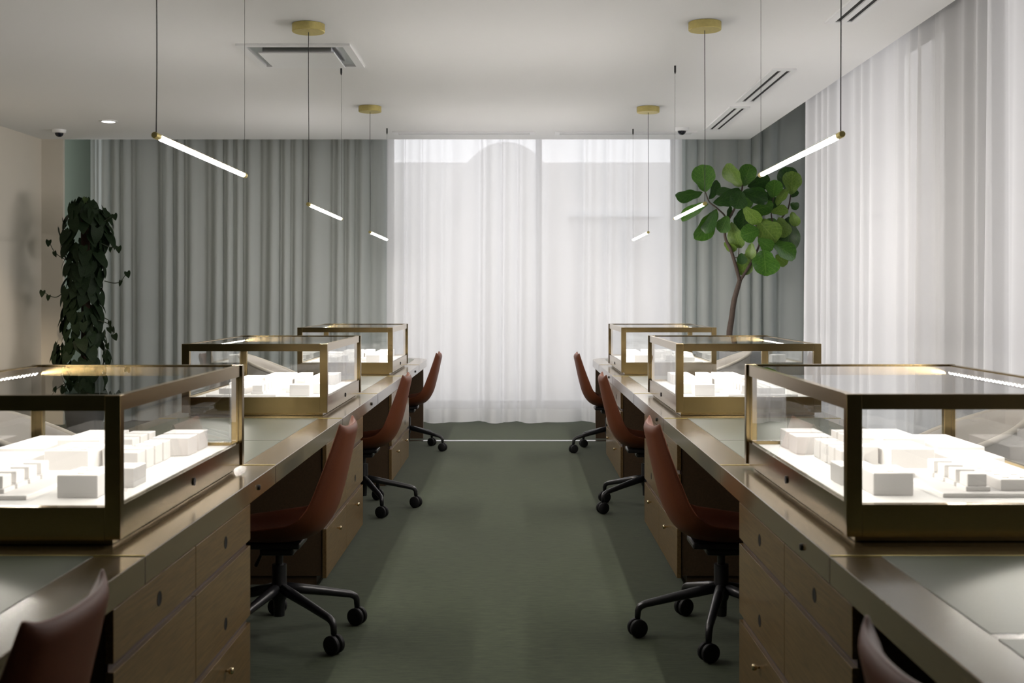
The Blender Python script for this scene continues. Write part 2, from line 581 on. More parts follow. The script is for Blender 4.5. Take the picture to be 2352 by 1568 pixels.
# ------------------------------------------------------------------ outside the windows
bld = thing('building', 'pale arched building across the street seen faintly through the back window sheers', 'building', (0, 19.0, 0))
bm = bmesh.new()
ztop = EYE + (VY - 373) * 19 / F_PX
xa0, xa1 = (1012 - VX) * 19 / F_PX, (1312 - VX) * 19 / F_PX
box(bm, -9, 9, 0.0, 0.4, -0.3, ztop)
part('wall', bm, 'facade', bld)
bm = bmesh.new()
cx, hw = (xa0 + xa1) / 2, (xa1 - xa0) / 2
ztp = EYE + (VY - 330) * 19 / F_PX
pts = [(cx + hw * math.cos(math.pi * k / 24), ztop - 1.5 + (ztp - ztop + 1.5) * math.sin(math.pi * k / 24)) for k in range(25)]
lo = [bm.verts.new((x, -0.25, z)) for x, z in pts] + [bm.verts.new((cx - hw, -0.25, -0.3)), bm.verts.new((cx + hw, -0.25, -0.3))]
hi = [bm.verts.new((v.co.x, 0.0, v.co.z)) for v in lo]
bm.faces.new(lo)
bm.faces.new(list(reversed(hi)))
for i in range(len(lo)):
    bm.faces.new((lo[i], lo[(i + 1) % len(lo)], hi[(i + 1) % len(lo)], hi[i]))
part('arch', bm, 'facade', bld)
bm = bmesh.new()
zb = EYE + (VY - 498) * 19 / F_PX
box(bm, (1300 - VX) * 19 / F_PX, (1515 - VX) * 19 / F_PX, -0.12, -0.0, zb, zb + 0.10)
part('ledge', bm, 'white_metal', bld)
part('wing', bx(3.4, 9.0, -0.3, 6.0, -0.3, 9.0), 'facade', bld)  # added block, covers a bright sky patch behind the side sheer
nb = thing('building', 'pale neighbouring building along the side windows, hidden behind the sheers', 'building', (9.2, 6.0, 0))  # added facade, evens the brightness seen through the side sheer
part('wall', bx(0, 0.4, -16, 12.9, -0.3, 6.5), 'facade', nb)
part('parapet', bx(-0.06, 0.46, -16, 12.9, 6.5, 6.62), 'white_metal', nb)
structure('ground', bx(-25, 25, 13.4, 40, -0.35, -0.16), 'street')
structure('ground', bx(3.75, 30, -20, 13.4, -0.35, -0.16), 'street')


# ------------------------------------------------------------------ curtains
def curtain(name, label, p0, p1, z0, z1, amp, freq, seed, mat, hemmat, lean0=0.0, hem=0.16, group='sheer curtains'):
    rnd = random.Random(seed)
    p0, p1 = Vector(p0), Vector(p1)
    d = p1 - p0
    length = d.length
    d.normalize()
    nrm = Vector((-d.y, d.x))
    nx = max(12, int(length * 100))
    # fold phases with irregular spacing
    ph, phs = 0.0, []
    w = [rnd.uniform(0.6, 1.5) for _ in range(int(length * freq) + 4)]
    for i in range(nx + 1):
        s = i / nx * length
        k = s * freq
        phs.append((k + 0.32 * math.sin(1.7 * k + seed) + 0.22 * math.sin(0.63 * k + 2.1 * seed)) * 2 * math.pi)
    ka = [0.55 + 0.45 * math.sin(0.9 * i / nx * length * freq + seed * 1.3) ** 2 for i in range(nx + 1)]

    def pos(i, z):
        s = i / nx * length
        h = (z1 - z) / (z1 - z0)                 # 0 at the top
        sway = 0.20 * math.sin(h * 2.3 + 0.8 * s + seed) + 0.10 * math.sin(3.1 * h + 2.0 * s)
        a = phs[i] + sway
        g = math.sin(a) + 0.36 * math.sin(2 * a + 0.6 + 0.7 * h) + 0.16 * math.sin(3 * a + 1.1 * h + seed) + 0.16 * math.sin(0.5 * a + seed)
        off = amp * ka[i] * g * (0.55 + 0.45 * h)
        along = 0.4 * amp * math.cos(a) * ka[i]
        ln = lean0 * (1 - h) * max(0.0, 1 - s / 0.6)
        q = p0 + d * (s + along + ln) + nrm * off
        return (q.x, q.y, z)

    def sheet(za, zb, nz, shift=0.0):
        bm = bmesh.new()
        rows = []
        for j in range(nz + 1):
            z = zb + (za - zb) * j / nz
            row = []
            for i in range(nx + 1):
                x, y, zz = pos(i, z)
                if za == z0 and j == nz:
                    zz += 0.012 + 0.010 * math.sin(phs[i] * 0.5 + seed)
                row.append(bm.verts.new((x + nrm.x * shift, y + nrm.y * shift, zz)))
            rows.append(row)
        for a, b in zip(rows, rows[1:]):
            for i in range(nx):
                bm.faces.new((a[i], a[i + 1], b[i + 1], b[i]))
        return bm
    t = tag(part(name, sheet(z0 + hem, z1, 12), mat, smooth=True), label, 'curtain', group)
    part('hem', sheet(z0, z0 + hem, 3), hemmat, t, smooth=True)
    # thin header tape with glides just under the track
    tape = bmesh.new()
    tube(tape, [(p0.x, p0.y, z1 + 0.004), (p1.x, p1.y, z1 + 0.004)], 0.006, 6)
    part('track', tape, 'white_metal', t)
    return t


CTOP = CZ + 0.52
curtain('curtain', 'long grey pleated curtain over the wall behind the left desk row', (-4.78, 12.89), (-1.36, 12.89), 0.0, CTOP, 0.046, 5.8, 3, 'drape', 'drape_hem')
curtain('curtain', 'wide white sheer curtain across the bright back window', (-1.42, 12.75), (1.84, 12.75), 0.0, CTOP, 0.052, 3.4, 11, 'sheer', 'hem')
curtain('curtain', 'grey curtain in the corner behind the fiddle-leaf fig', (1.78, 12.89), (3.40, 12.89), 0.0, CTOP, 0.045, 5.0, 5, 'drape', 'drape_hem')
curtain('curtain', 'white sheer curtain along the side windows on the right', (2.63, 10.70), (2.63, -2.9), 0.0, CTOP, 0.045, 3.3, 8, 'sheer', 'hem', lean0=0.10)

# ------------------------------------------------------------------ desks
DZ = 0.755
EDGE = {-1: 0.924, 1: 0.778}       # distance of the desk edge from the aisle centre line
OUT = {-1: 1.90, 1: 1.72}
CASE_X = {-1: 1.02, 1: 0.86}
CASE_Y = {-1: (2.968, 6.213, 9.484), 1: (3.007, 6.23, 9.50)}
PEDS = {-1: ((2.644, 4.0), (5.60, 6.93), (8.52, 9.87)), 1: ((2.677, 4.035), (5.60, 7.03), (8.65, 10.05))}
LOCKS = {-1: (4.12, 7.33, 10.5), 1: (3.14, 6.4, 9.75)}
SIDE = {-1: 'left', 1: 'right'}
FAR = 12.25


def rounded(x0, x1, y0, y1, r, s):
    """outline whose far aisle-side corner is rounded; x0 is the aisle side"""
    p = [(x0, y0), (x1, y0), (x1, y1)]
    n = 10
    for k in range(n + 1):
        a = math.pi / 2 * k / n
        p.append((x0 + r - r * math.sin(a), y1 - r + r * math.cos(a)))
    q = [(s * x, y) for x, y in p]
    return q


def desk(s):
    e, o = EDGE[s], OUT[s]
    t = thing('desk', 'long oak worktop with green leather inlays along the %s side of the aisle' % SIDE[s], 'desk')
    bm = bmesh.new()
    prism(bm, rounded(e, o, 0.35, FAR, 0.42, s), DZ - 0.072, DZ)
    bmesh.ops.recalc_face_normals(bm, faces=bm.faces[:])
    es = [ed for ed in bm.edges if abs(ed.verts[0].co.z - ed.verts[1].co.z) < 1e-6]
    bmesh.ops.bevel(bm, geom=es, offset=0.002, segments=1, affect='EDGES')
    part('top', bm, 'oak_top', t)
    edges = [2.87, 6.12, 9.38]
    zones = [(0.75, 2.17), (2.205, 2.87)]
    for k, y in enumerate(edges):
        y0, y1 = y + 1.55, (edges[k + 1] if k < 2 else FAR - 0.14)
        mid = {0: 5.17, 1: 8.45, 2: 11.75}[k]
        zones += [(y0, mid - 0.004), (mid + 0.004, y1)] if k < 2 else [(y0, y1)]
    b = 0.128
    for y0, y1 in zones:
        bm = bmesh.new()
        if y1 > FAR - 0.2:
            prism(bm, rounded(e + b, o - 0.10, y0, y1, 0.30, s), DZ - 0.001, DZ + 0.0015)
        else:
            box(bm, s * (e + b), s * (o - 0.10), y0, y1, DZ - 0.001, DZ + 0.0015)
        part('leather_inlay', bm, 'leather_green', t)
    part('seam_strip', bx(s * (e + b), s * (o - 0.10), 2.17, 2.205, DZ - 0.001, DZ + 0.001), 'oak_top', t)
    for y in edges:
        for yy in (y, y + 1.55):
            part('brass_strip', bx(s * (e + 0.001), s * (o - 0.002), yy - 0.004, yy + 0.002, DZ - 0.002, DZ + 0.002), 'brass', t)
            part('edge_joint', bx(s * (e - 0.0006), s * (e + 0.003), yy - 0.002, yy + 0.002, DZ - 0.070, DZ - 0.002), 'channel', t)
    # back panel and end panel
    part('modesty_panel', bx(s * (o - 0.14), s * (o - 0.115), 0.5, 11.45, 0.03, DZ - 0.072), 'oak_dark', t)
    part('end_panel', bx(s * (e + 0.001), s * (o - 0.115), 11.40, 11.45, 0.0, DZ - 0.072, bevel=0.002), 'oak_dark', t)
    for y in LOCKS[s]:
        bm = bmesh.new()
        lathe(bm, [(0.010, 0.0), (0.010, 0.006), (0.008, 0.009), (0.004, 0.0095)], 12, axis='x')
        bmesh.ops.rotate(bm, verts=bm.verts, matrix=Matrix.Rotation(math.pi if s > 0 else 0, 3, 'Z'))
        bmesh.ops.translate(bm, verts=bm.verts, vec=(s * (e + 0.001), y, DZ - 0.036))
        part('lock', bm, 'black_metal', t, smooth='angle')
    return t


desk(-1)
desk(1)


def pedestal(s, i):
    e = EDGE[s]
    y0, y1 = PEDS[s][i]
    name = ('nearest the camera', 'in the middle of the row', 'farthest from the camera')[i]
    t = thing('drawer_pedestal', 'oak drawer pedestal under the %s desk, %s' % (SIDE[s], name), 'drawers',
              (s * e, (y0 + y1) / 2, 0), 'drawer pedestals under the desks')
    hw = (y1 - y0) / 2
    zt = DZ - 0.072
    d0, d1 = 0.022, 0.62
    part('carcass', bx(s * d0, s * d1, -hw + 0.004, hw - 0.004, 0.045, zt - 0.0005), 'oak_dark', t)
    part('plinth', bx(s * 0.05, s * 0.58, -hw + 0.012, hw - 0.03, 0.0, 0.045), 'oak_dark', t)
    for z in (0.538, 0.272):
        part('channel', bx(s * 0.014, s * 0.0235, -hw + 0.003, hw - 0.003, z - 0.002, z + 0.026), 'channel', t)
    rows = ((0.558, zt - 0.001), (0.297, 0.538), (0.034, 0.272))
    for r, (z0, z1) in enumerate(rows):
        for c in range(2):
            a, b = (-hw, -0.0018) if c == 0 else (0.0018, hw)
            f = part('drawer', bx(0, s * 0.02, a, b, z0, z1, bevel=0.0012), 'oak', t)
            yc = (a + b) / 2
            if r == 2:
                bm = bmesh.new()
                lathe(bm, [(0.004, 0.0), (0.004, 0.008), (0.0095, 0.012), (0.011, 0.018), (0.009, 0.024), (0.0, 0.026)], 14, axis='x')
                bmesh.ops.rotate(bm, verts=bm.verts, matrix=Matrix.Rotation(math.pi if s > 0 else 0, 3, 'Z'))
                bmesh.ops.translate(bm, verts=bm.verts, vec=(0, yc, 0.213))
                part('knob', bm, 'knob', f, smooth=True)
            elif r == 0 or c == 1:
                zc = 0.620 if r == 0 else 0.362
                bm = bmesh.new()
                lathe(bm, [(0.0, 0.0004), (0.0150, 0.0004), (0.0180, 0.0010), (0.0195, 0.0008), (0.0195, -0.006)], 20, axis='x')
                bmesh.ops.rotate(bm, verts=bm.verts, matrix=Matrix.Rotation(math.pi if s > 0 else 0, 3, 'Z'))
                bmesh.ops.translate(bm, verts=bm.verts, vec=(0, yc, zc))
                part('finger_pull', bm, 'black_plastic', f, smooth='angle')
    return t


for s in (-1, 1):
    for i in range(3):
        pedestal(s, i)

# ------------------------------------------------------------------ glass display cases
CW, CD, CH = 0.785, 1.35, 0.391       # width, depth, height above the desk
CB = 0.019                            # plinth height
FLOOR_H = 0.091


def frame_plate(bm, s, y0, y1, stile=0.041, top=0.040, bottom=0.084):
    z0, z1 = CB, CH
    box(bm, 0, s * stile, y0, y1, z0, z1, bevel=0.0015)
    box(bm, s * (CW - stile), s * CW, y0, y1, z0, z1, bevel=0.0015)
    box(bm, s * stile, s * (CW - stile), y0, y1, z0, z0 + bottom)
    box(bm, s * stile, s * (CW - stile), y0, y1, z1 - top, z1)


def make_case(s):
    t = thing('display_case', '', 'display case')
    part('plinth', bx(s * 0.03, s * (CW - 0.03), 0.03, CD - 0.03, 0.002, CB), 'bronze', t)
    bm = bmesh.new()
    frame_plate(bm, s, 0, 0.03)
    part('front_frame', bm, 'bronze', t)
    bm = bmesh.new()
    frame_plate(bm, s, CD - 0.03, CD)
    part('back_frame', bm, 'bronze', t)
    for a, b in ((0.006, 0.026), (CW - 0.026, CW - 0.006)):
        part('bottom_rail', bx(s * a, s * b, 0.03, CD - 0.03, CB, CB + 0.084), 'bronze', t)
        part('top_rail', bx(s * a, s * b, 0.03, CD - 0.03, CH - 0.042, CH - 0.001), 'bronze', t)
    part('display_floor', bx(s * 0.026, s * (CW - 0.026), 0.03, CD - 0.03, FLOOR_H - 0.012, FLOOR_H), 'case_floor', t)
    zb, zt = CB + 0.084, CH - 0.042
    g = 0.006
    part('side_pane', bx(s * 0.012, s * (0.012 + g), 0.03, CD - 0.03, zb, zt), 'glass', t)
    part('side_pane', bx(s * (CW - 0.018), s * (CW - 0.018 + g), 0.03, CD - 0.03, zb, zt), 'glass', t)
    part('end_pane', bx(s * 0.041, s * (CW - 0.041), 0.012, 0.012 + g, zb, CH - 0.04), 'glass', t)
    part('end_pane', bx(s * 0.041, s * (CW - 0.041), CD - 0.018, CD - 0.018 + g, zb, CH - 0.04), 'glass', t)
    part('top_pane', bx(s * 0.026, s * (CW - 0.026), 0.03, CD - 0.03, CH - 0.010, CH - 0.004), 'glass', t)
    # rows of small LEDs under the long top rails
    for xx in (0.031, CW - 0.031):
        base = part('led_strip', bx(s * (xx - 0.004), s * (xx + 0.004), 0.05, CD - 0.05, CH - 0.028, CH - 0.026), 'white_metal', t)
        bm = bmesh.new()
        n = 40
        for k in range(n):
            y = 0.06 + (CD - 0.12) * k / (n - 1)
            iw = 1 if xx < CW / 2 else -1            # lens tilted inwards and down
            q = [(xx - iw * 0.004, CH - 0.036), (xx + iw * 0.004, CH - 0.028)]
            vs = [bm.verts.new((s * q[0][0], y - 0.007, q[0][1])), bm.verts.new((s * q[0][0], y + 0.007, q[0][1])),
                  bm.verts.new((s * q[1][0], y + 0.007, q[1][1])), bm.verts.new((s * q[1][0], y - 0.007, q[1][1]))]
            hb = bm.verts.new((s * (xx - iw * 0.004), y, CH - 0.028))
            bm.faces.new(vs)
            for e0, e1 in ((0, 1), (1, 2), (2, 3), (3, 0)):
                bm.faces.new((vs[e1], vs[e0], hb))
        ld = part('led', bm, 'led', base, kind='stuff')
        ld.data.materials.append(M['white_metal'])
        for pl in ld.data.polygons:
            pl.material_index = 0 if len(pl.vertices) == 4 else 1
    bm = bmesh.new()
    lathe(bm, [(0.0, 0.0), (0.012, 0.0), (0.0125, 0.004), (0.006, 0.0045), (0.0, 0.003)], 18, axis='x')
    bmesh.ops.rotate(bm, verts=bm.verts, matrix=Matrix.Rotation(math.pi if s > 0 else 0, 3, 'Z'))
    bmesh.ops.translate(bm, verts=bm.verts, vec=(s * 0.006, CD / 2 + 0.02, 0.058))
    part('case_lock', bm, 'black_metal', t, smooth='angle')
    return t


ORD = ('nearest', 'middle', 'farthest')


def case_name(s, i):
    return '%s glass case on the %s desk' % (ORD[i], SIDE[s])


for s in (-1, 1):
    proto = make_case(s)
    for i in range(3):
        c = proto if i == 0 else copy_tree(proto)
        c.location = (s * CASE_X[s], CASE_Y[s][i], DZ)
        c['label'] = '%s bronze framed glass display case on the %s oak desk' % (('large ' + ORD[0]) if i == 0 else ORD[i], SIDE[s])
        c['group'] = 'glass display cases on the desks'


# jewellery display blocks: (u from the aisle side, v from the front), size, stacking height
def block_mesh(w, d, h, slots=None, step=None):
    bm = bmesh.new()
    if step:
        sh, m = step
        box(bm, -w / 2 - m, w / 2 + m, -m, d + m, 0, sh, bevel=0.002)
        box(bm, -w / 2, w / 2, 0, d, sh, sh + h, bevel=0.002)
    else:
        box(bm, -w / 2, w / 2, 0, d, 0, h, bevel=0.0022)
    if slots:
        nx_, ny_ = slots
        top = h
        # ring slots: small raised lips around a shallow slit
        for i in range(nx_):
            for j in range(ny_):
                x = -w / 2 + w * (i + 0.5) / nx_
                y = d * (j + 0.5) / ny_
                box(bm, x - 0.009, x + 0.009, y - 0.0035, y - 0.0012, top - 0.0005, top + 0.0016)
                box(bm, x - 0.009, x + 0.009, y + 0.0012, y + 0.0035, top - 0.0005, top + 0.0016)
    return finish(bm, 'block')


LAY = [
    # key, u0, u1, v0, v1, base h, height, slots, step, name, description
    ('A', 0.133, 0.245, 0.205, 0.325, 0, 0.063, (1, 2), None, 'display_block', 'square white block by the near aisle corner'),
    ('T', 0.314, 0.700, 0.172, 0.640, 0, 0.012, None, None, 'display_tray', 'thin wide white tray along the near side'),
    ('I', 0.492, 0.640, 0.215, 0.630, 0.012, 0.032, (3, 7), None, 'ring_tray', 'long white ring tray on the thin tray'),
    ('E', 0.343, 0.483, 0.700, 0.925, 0, 0.064, (3, 4), None, 'display_block', 'broad white block behind the stepped blocks'),
    ('E2', 0.400, 0.545, 0.960, 1.260, 0, 0.066, (3, 5), None, 'display_block', 'long white block at the far centre'),
    ('H', 0.565, 0.725, 0.900, 1.255, 0, 0.046, (2, 3), None, 'display_block', 'wide flat white block at the far outer corner'),
    ('J', 0.520, 0.700, 0.680, 0.860, 0, 0.040, None, None, 'display_block', 'low white block along the outer glass'),
    ('F', 0.262, 0.330, 0.790, 0.880, 0, 0.060, None, None, 'display_block', 'small white block beside the broad block'),
    ('G', 0.215, 0.335, 0.450, 0.620, 0, 0.026, (2, 2), None, 'display_block', 'flat white slab behind the square corner block'),
    ('N', 0.090, 0.195, 0.375, 0.490, 0, 0.057, None, None, 'display_block', 'white block against the aisle glass'),
    ('B1', 0.123, 0.252, 1.045, 1.160, 0, 0.062, None, None, 'display_block', 'white box behind the upright slabs'),
    ('B2', 0.123, 0.252, 1.185, 1.300, 0, 0.063, None, None, 'display_block', 'white box at the far aisle corner'),
]
NTH = ('first', 'second', 'third', 'fourth')
for k in range(4):
    LAY.append(('D%d' % k, 0.397, 0.452, 0.212 + 0.086 * k, 0.268 + 0.086 * k, 0.012, 0.034, None, (0.013, 0.007), 'stepped_block',
                '%s small stepped white block of the near row' % NTH[k]))
for k in range(4):
    LAY.append(('C%d' % k, 0.172, 0.245, 0.660 + 0.090 * k, 0.733 + 0.090 * k, 0, 0.063, None, None, 'upright_slab',
                '%s upright white slab of the aisle side row' % NTH[k]))
for k in range(3):
    LAY.append(('K%d' % k, 0.290, 0.372, 0.965 + 0.09 * k, 1.037 + 0.09 * k, 0, 0.068, None, None, 'upright_slab',
                '%s upright white slab of the far inner row' % NTH[k]))
for key, u0, u1, v0, v1, bh, h, slots, step, nm, desc in LAY:
    me = block_mesh(u1 - u0, v1 - v0, h, slots, step)
    me.materials.append(M['white_block'])
    for s in (-1, 1):
        for i in range(3):
            o = bpy.data.objects.new(nm, me)
            COL.objects.link(o)
            o.location = (s * (CASE_X[s] + (u0 + u1) / 2), CASE_Y[s][i] + v0, DZ + FLOOR_H + bh)
            tag(o, '%s, %s' % (desc, case_name(s, i)), 'display block', 'white display blocks in the glass cases')


# ------------------------------------------------------------------ swivel chairs
def make_chair(s):
    """origin on the floor under the column; the back leans towards the aisle"""
    k = -s
    t = thing('desk_chair', '', 'chair', group='leather swivel chairs at the desks')
    ctrl = [(-0.245, 0.462, 0.195, 0.005), (-0.215, 0.440, 0.215, 0.022), (-0.11, 0.424, 0.230, 0.050), (0.0, 0.418, 0.236, 0.072),
            (0.095, 0.426, 0.238, 0.078), (0.170, 0.460, 0.236, 0.084), (0.220, 0.535, 0.232, 0.076), (0.250, 0.635, 0.224, 0.064),
            (0.273, 0.735, 0.212, 0.050), (0.292, 0.825, 0.198, 0.038), (0.304, 0.880, 0.188, 0.030)]
    prof = catmull(ctrl, 40)
    bm = bmesh.new()
    rows = []
    nt_ = 16
    for i, (d, z, w, wing) in enumerate(prof):
        a, b = prof[max(i - 1, 0)], prof[min(i + 1, len(prof) - 1)]
        tx, tz = b[0] - a[0], b[1] - a[1]
        ll = math.hypot(tx, tz)
        tx, tz = tx / ll, tz / ll
        row = []
        for j in range(nt_ + 1):
            q = -1 + 2 * j / nt_
            f = wing * abs(q) ** 2.4
            peak = max(0.0, (i - 34) / 6.0) ** 2 * (0.013 * abs(q) ** 8)
            row.append(bm.verts.new((k * (d - tz * f), w * q * (1 - 0.06 * abs(q) ** 4), z + tx * f + peak)))
        rows.append(row)
    for a, b in zip(rows, rows[1:]):
        for j in range(nt_):
            bm.faces.new((a[j], a[j + 1], b[j + 1], b[j]))
    sh = part('shell', bm, 'leather_tan', t, smooth=True)
    so = sh.modifiers.new('thickness', 'SOLIDIFY')
    so.thickness = 0.036
    so.offset = 0.0
    vg = sh.vertex_groups.new(name='padding')
    nc = nt_ + 1
    for i in range(len(prof)):
        for j in range(nc):
            edge = min(j, nt_ - j, (len(prof) - 1 - i) * 0.8, i + 0.6)
            vg.add([i * nc + j], 0.18 if edge < 0.5 else (0.62 if edge < 1.5 else 1.0), 'REPLACE')
    so.vertex_group = 'padding'
    sh.modifiers.new('round', 'SUBSURF').levels = 1
    sh.modifiers['round'].render_levels = 1
        # mechanism
    bm = bmesh.new()
    box(bm, -0.13, 0.10, -0.09, 0.09, 0.378, 0.404, bevel=0.008)
    box(bm, -0.07, 0.07, -0.06, 0.06, 0.345, 0.380, bevel=0.012)
    part('mechanism', bm, 'black_metal', t)
    bm = bmesh.new()
    tube(bm, [(-k * 0.03, 0.04, 0.37), (-k * 0.09, 0.10, 0.33), (-k * 0.13, 0.15, 0.26)], [0.005, 0.005, 0.008], 8)
    part('lever', bm, 'black_plastic', t, smooth=True)
    bm = bmesh.new()
    lathe(bm, [(0.016, 0.346), (0.016, 0.30)][::-1], 16)
    part('gas_column', bm, 'black_metal', t, smooth='angle')
    bm = bmesh.new()
    lathe(bm, [(0.0, 0.088), (0.022, 0.088), (0.024, 0.15), (0.030, 0.16), (0.036, 0.20), (0.030, 0.225), (0.030, 0.300), (0.0, 0.302)], 20)
    hub = part('hub', bm, 'black_metal', t, smooth='angle')
    R = 0.345
    leg = bmesh.new()
    tube(leg, [(0.02, 0, 0.203), (0.10, 0, 0.186), (0.20, 0, 0.163), (R - 0.030, 0, 0.135), (R - 0.010, 0, 0.124), (R - 0.002, 0, 0.108), (R, 0, 0.078)],
         [0.022, 0.021, 0.018, 0.015, 0.0145, 0.0135, 0.012], 12)
    leg_me = finish(leg, 'leg', True)
    leg_me.materials.append(M['black_metal'])
    cs = bmesh.new()
    for y in (-0.026, 0.004):
        prf = [(0.0, y), (0.031, y), (0.037, y + 0.004), (0.038, y + 0.011), (0.037, y + 0.018), (0.031, y + 0.022), (0.0, y + 0.022)]
        lathe(cs, prf, 20, axis='y', c=(0, 0, 0.038))
    box(cs, -0.012, 0.012, -0.006, 0.006, 0.03, 0.062, bevel=0.002)
    tube(cs, [(0, 0, 0.05), (0, 0, 0.084)], 0.007, 8)
    cs_me = finish(cs, 'caster', 'angle')
    cs_me.materials.append(M['black_plastic'])
    return t, leg_me, cs_me, R


CHAIRS = {-1: [(-1.045, 1.97, -20), (-0.977, 4.747, -41), (-1.011, 7.611, 9), (-1.0, 10.555, -18)],
          1: [(0.832, 1.66, 180), (0.842, 4.75, 180), (0.853, 7.62, 138), (0.832, 10.456, 200)]}
WHERE = ('nearest the camera', 'second from the camera', 'third from the camera', 'farthest from the camera')
for s in (-1, 1):
    proto, leg_me, cs_me, R = make_chair(s)
    base_children = list(proto.children)
    for i, (x, y, ang) in enumerate(CHAIRS[s]):
        c = proto if i == 0 else proto.copy()
        if i:
            COL.objects.link(c)
            for ch in base_children:
                q = ch.copy()
                COL.objects.link(q)
                q.parent = c
        c.location = (x, y, 0)
        c['label'] = 'brown leather swivel chair at the %s desk, %s' % (SIDE[s], WHERE[i])
        rnd = random.Random(31 * i + s)
        for n in range(5):
            a = math.radians(ang + 72 * n)
            l = bpy.data.objects.new('leg', leg_me)
            COL.objects.link(l)
            l.parent = c
            l.rotation_euler = (0, 0, a)
            w = bpy.data.objects.new('caster', cs_me)
            COL.objects.link(w)
            w.parent = l
            w.location = (R, 0, 0)
            w.rotation_euler = (0, 0, rnd.uniform(0.25, 0.8) * s - a)


# ------------------------------------------------------------------ visitor chairs on the outer sides
def make_visitor():
    t = thing('visitor_chair', '', 'chair', group='beige shell chairs on the outer sides of the desks')
    bm = bmesh.new()
    rows = []
    n, m = 28, 8
    for i in range(n + 1):
        a = math.radians(-125 + 250 * i / n)
        top = 0.60 + 0.24 * (0.5 + 0.5 * math.cos(a * 0.95)) ** 1.3
        row = []
        for j in range(m + 1):
            f = j / m
            z = 0.40 + (top - 0.40) * f
            r = 0.24 + 0.07 * f ** 0.6
            row.append(bm.verts.new((r * math.cos(a), r * math.sin(a), z)))
        rows.append(row)
    for a, b in zip(rows, rows[1:]):
        for j in range(m):
            bm.faces.new((a[j], a[j + 1], b[j + 1], b[j]))
    rimpts = [r[-1].co.copy() for r in rows]
    sh = part('shell', bm, 'beige_seat', t, smooth=True)
    so = sh.modifiers.new('thickness', 'SOLIDIFY')
    so.thickness = 0.025
    bm = bmesh.new()
    tube(bm, rimpts, 0.016, 8)
    part('rim', bm, 'pale_rim', t, smooth=True)
    bm = bmesh.new()
    lathe(bm, [(0.0, 0.38), (0.22, 0.38), (0.245, 0.40), (0.245, 0.43), (0.20, 0.46), (0.0, 0.465)], 28)
    part('seat', bm, 'beige_seat', t, smooth=True)
    for k in range(4):
        a = math.radians(45 + 90 * k)
        bm = bmesh.new()
        tube(bm, [(0.15 * math.cos(a), 0.15 * math.sin(a), 0.385), (0.24 * math.cos(a), 0.24 * math.sin(a), 0.0)], [0.016, 0.010], 10)
        part('leg', bm, 'pale_rim', t, smooth=True)
    return t


v0 = make_visitor()
for i, (x, y, rz, lab) in enumerate(((-2.42, 5.75, 180, 'beige shell chair behind the left desk, seen through the nearest left glass case'),
                                     (2.22, 5.75, 0, 'beige shell chair behind the right desk, seen through the nearest right glass case'),
                                     (-2.38, 11.2, 180, 'beige shell chair behind the left desk, seen through the middle left glass case'),
                                     (2.06, 11.72, 0, 'beige shell chair behind the right desk, seen through the middle right glass case'))):
    o = v0 if i == 0 else copy_tree(v0)
    o.location = (x, y, 0)
    o.rotation_euler = (0, 0, math.radians(rz))
    o['label'] = lab


# ------------------------------------------------------------------ pendant lamps
LZ = EYE + 0.583
LL = 1.40


def make_pendant():
    t = thing('linear_pendant', '', 'lamp', group='linear tube pendants above the desks')
    r = 0.0115
    bm = bmesh.new()
    n = 14
    for half, name, mat in ((0, 'housing', 'brass'), (1, 'diffuser', 'tube')):
        bm = bmesh.new()
        a0, a1 = (math.radians(20), math.radians(160)) if half == 0 else (math.radians(-200), math.radians(20))
        ya, yb = (0.0, LL) if half == 0 else (0.052, LL - 0.052)
        rr = r * (1.0 if half == 0 else 0.97)
        ring = [(rr * math.cos(a0 + (a1 - a0) * k / n), rr * math.sin(a0 + (a1 - a0) * k / n)) for k in range(n + 1)]
        A = [bm.verts.new((x, ya, z)) for x, z in ring]
        B = [bm.verts.new((x, yb, z)) for x, z in ring]
        for k in range(n):
            bm.faces.new((A[k], A[k + 1], B[k + 1], B[k]))
        bm.faces.new(A + [])
        bm.faces.new(list(reversed(B)))
        bm.faces.new((A[0], B[0], B[-1], A[-1]))
        part(name, bm, mat, t, smooth='angle')
    for y0, y1 in ((0.0, 0.052), (LL - 0.052, LL)):
        bm = bmesh.new()
        lathe(bm, [(r * 0.92, y0 - 0.001), (r * 1.04, y0 + 0.001), (r * 1.04, y1 - 0.001), (r * 0.92, y1 + 0.001)], 16, axis='y')
        part('end_cap', bm, 'brass', t, smooth='angle')
    top = CZ - LZ
    rnd = random.Random(4)
    pts = [(0.004 * math.sin(3.1 * f + 1) * (1 - f) * f * 2, 0.02 + 0.003 * math.sin(7 * f), r + (top - 0.03 - r) * f) for f in [k / 14 for k in range(15)]]
    bm = bmesh.new()
    tube(bm, pts, 0.0022, 6)
    part('power_cord', bm, 'cable', t, smooth=True)
    bm = bmesh.new()
    tube(bm, [(0, LL - 0.02, r), (0, LL - 0.02, top - 0.05)], 0.0009, 6)
    part('suspension_wire', bm, 'cable', t, smooth=True)
    bm = bmesh.new()
    lathe(bm, [(0.0, top - 0.05), (0.0995, top - 0.05), (0.1025, top - 0.047), (0.1025, top - 0.002), (0.10, top)], 40, c=(0, 0.02, 0))
    part('canopy', bm, 'brass', t, smooth='angle')
    bm = bmesh.new()
    lathe(bm, [(0.002, top - 0.062), (0.0065, top - 0.05), (0.0075, top - 0.044), (0.0075, top - 0.006), (0.0075, top)], 14, c=(0, LL - 0.02, 0))
    part('wire_gripper', bm, 'black_metal', t, smooth='angle')
    return t


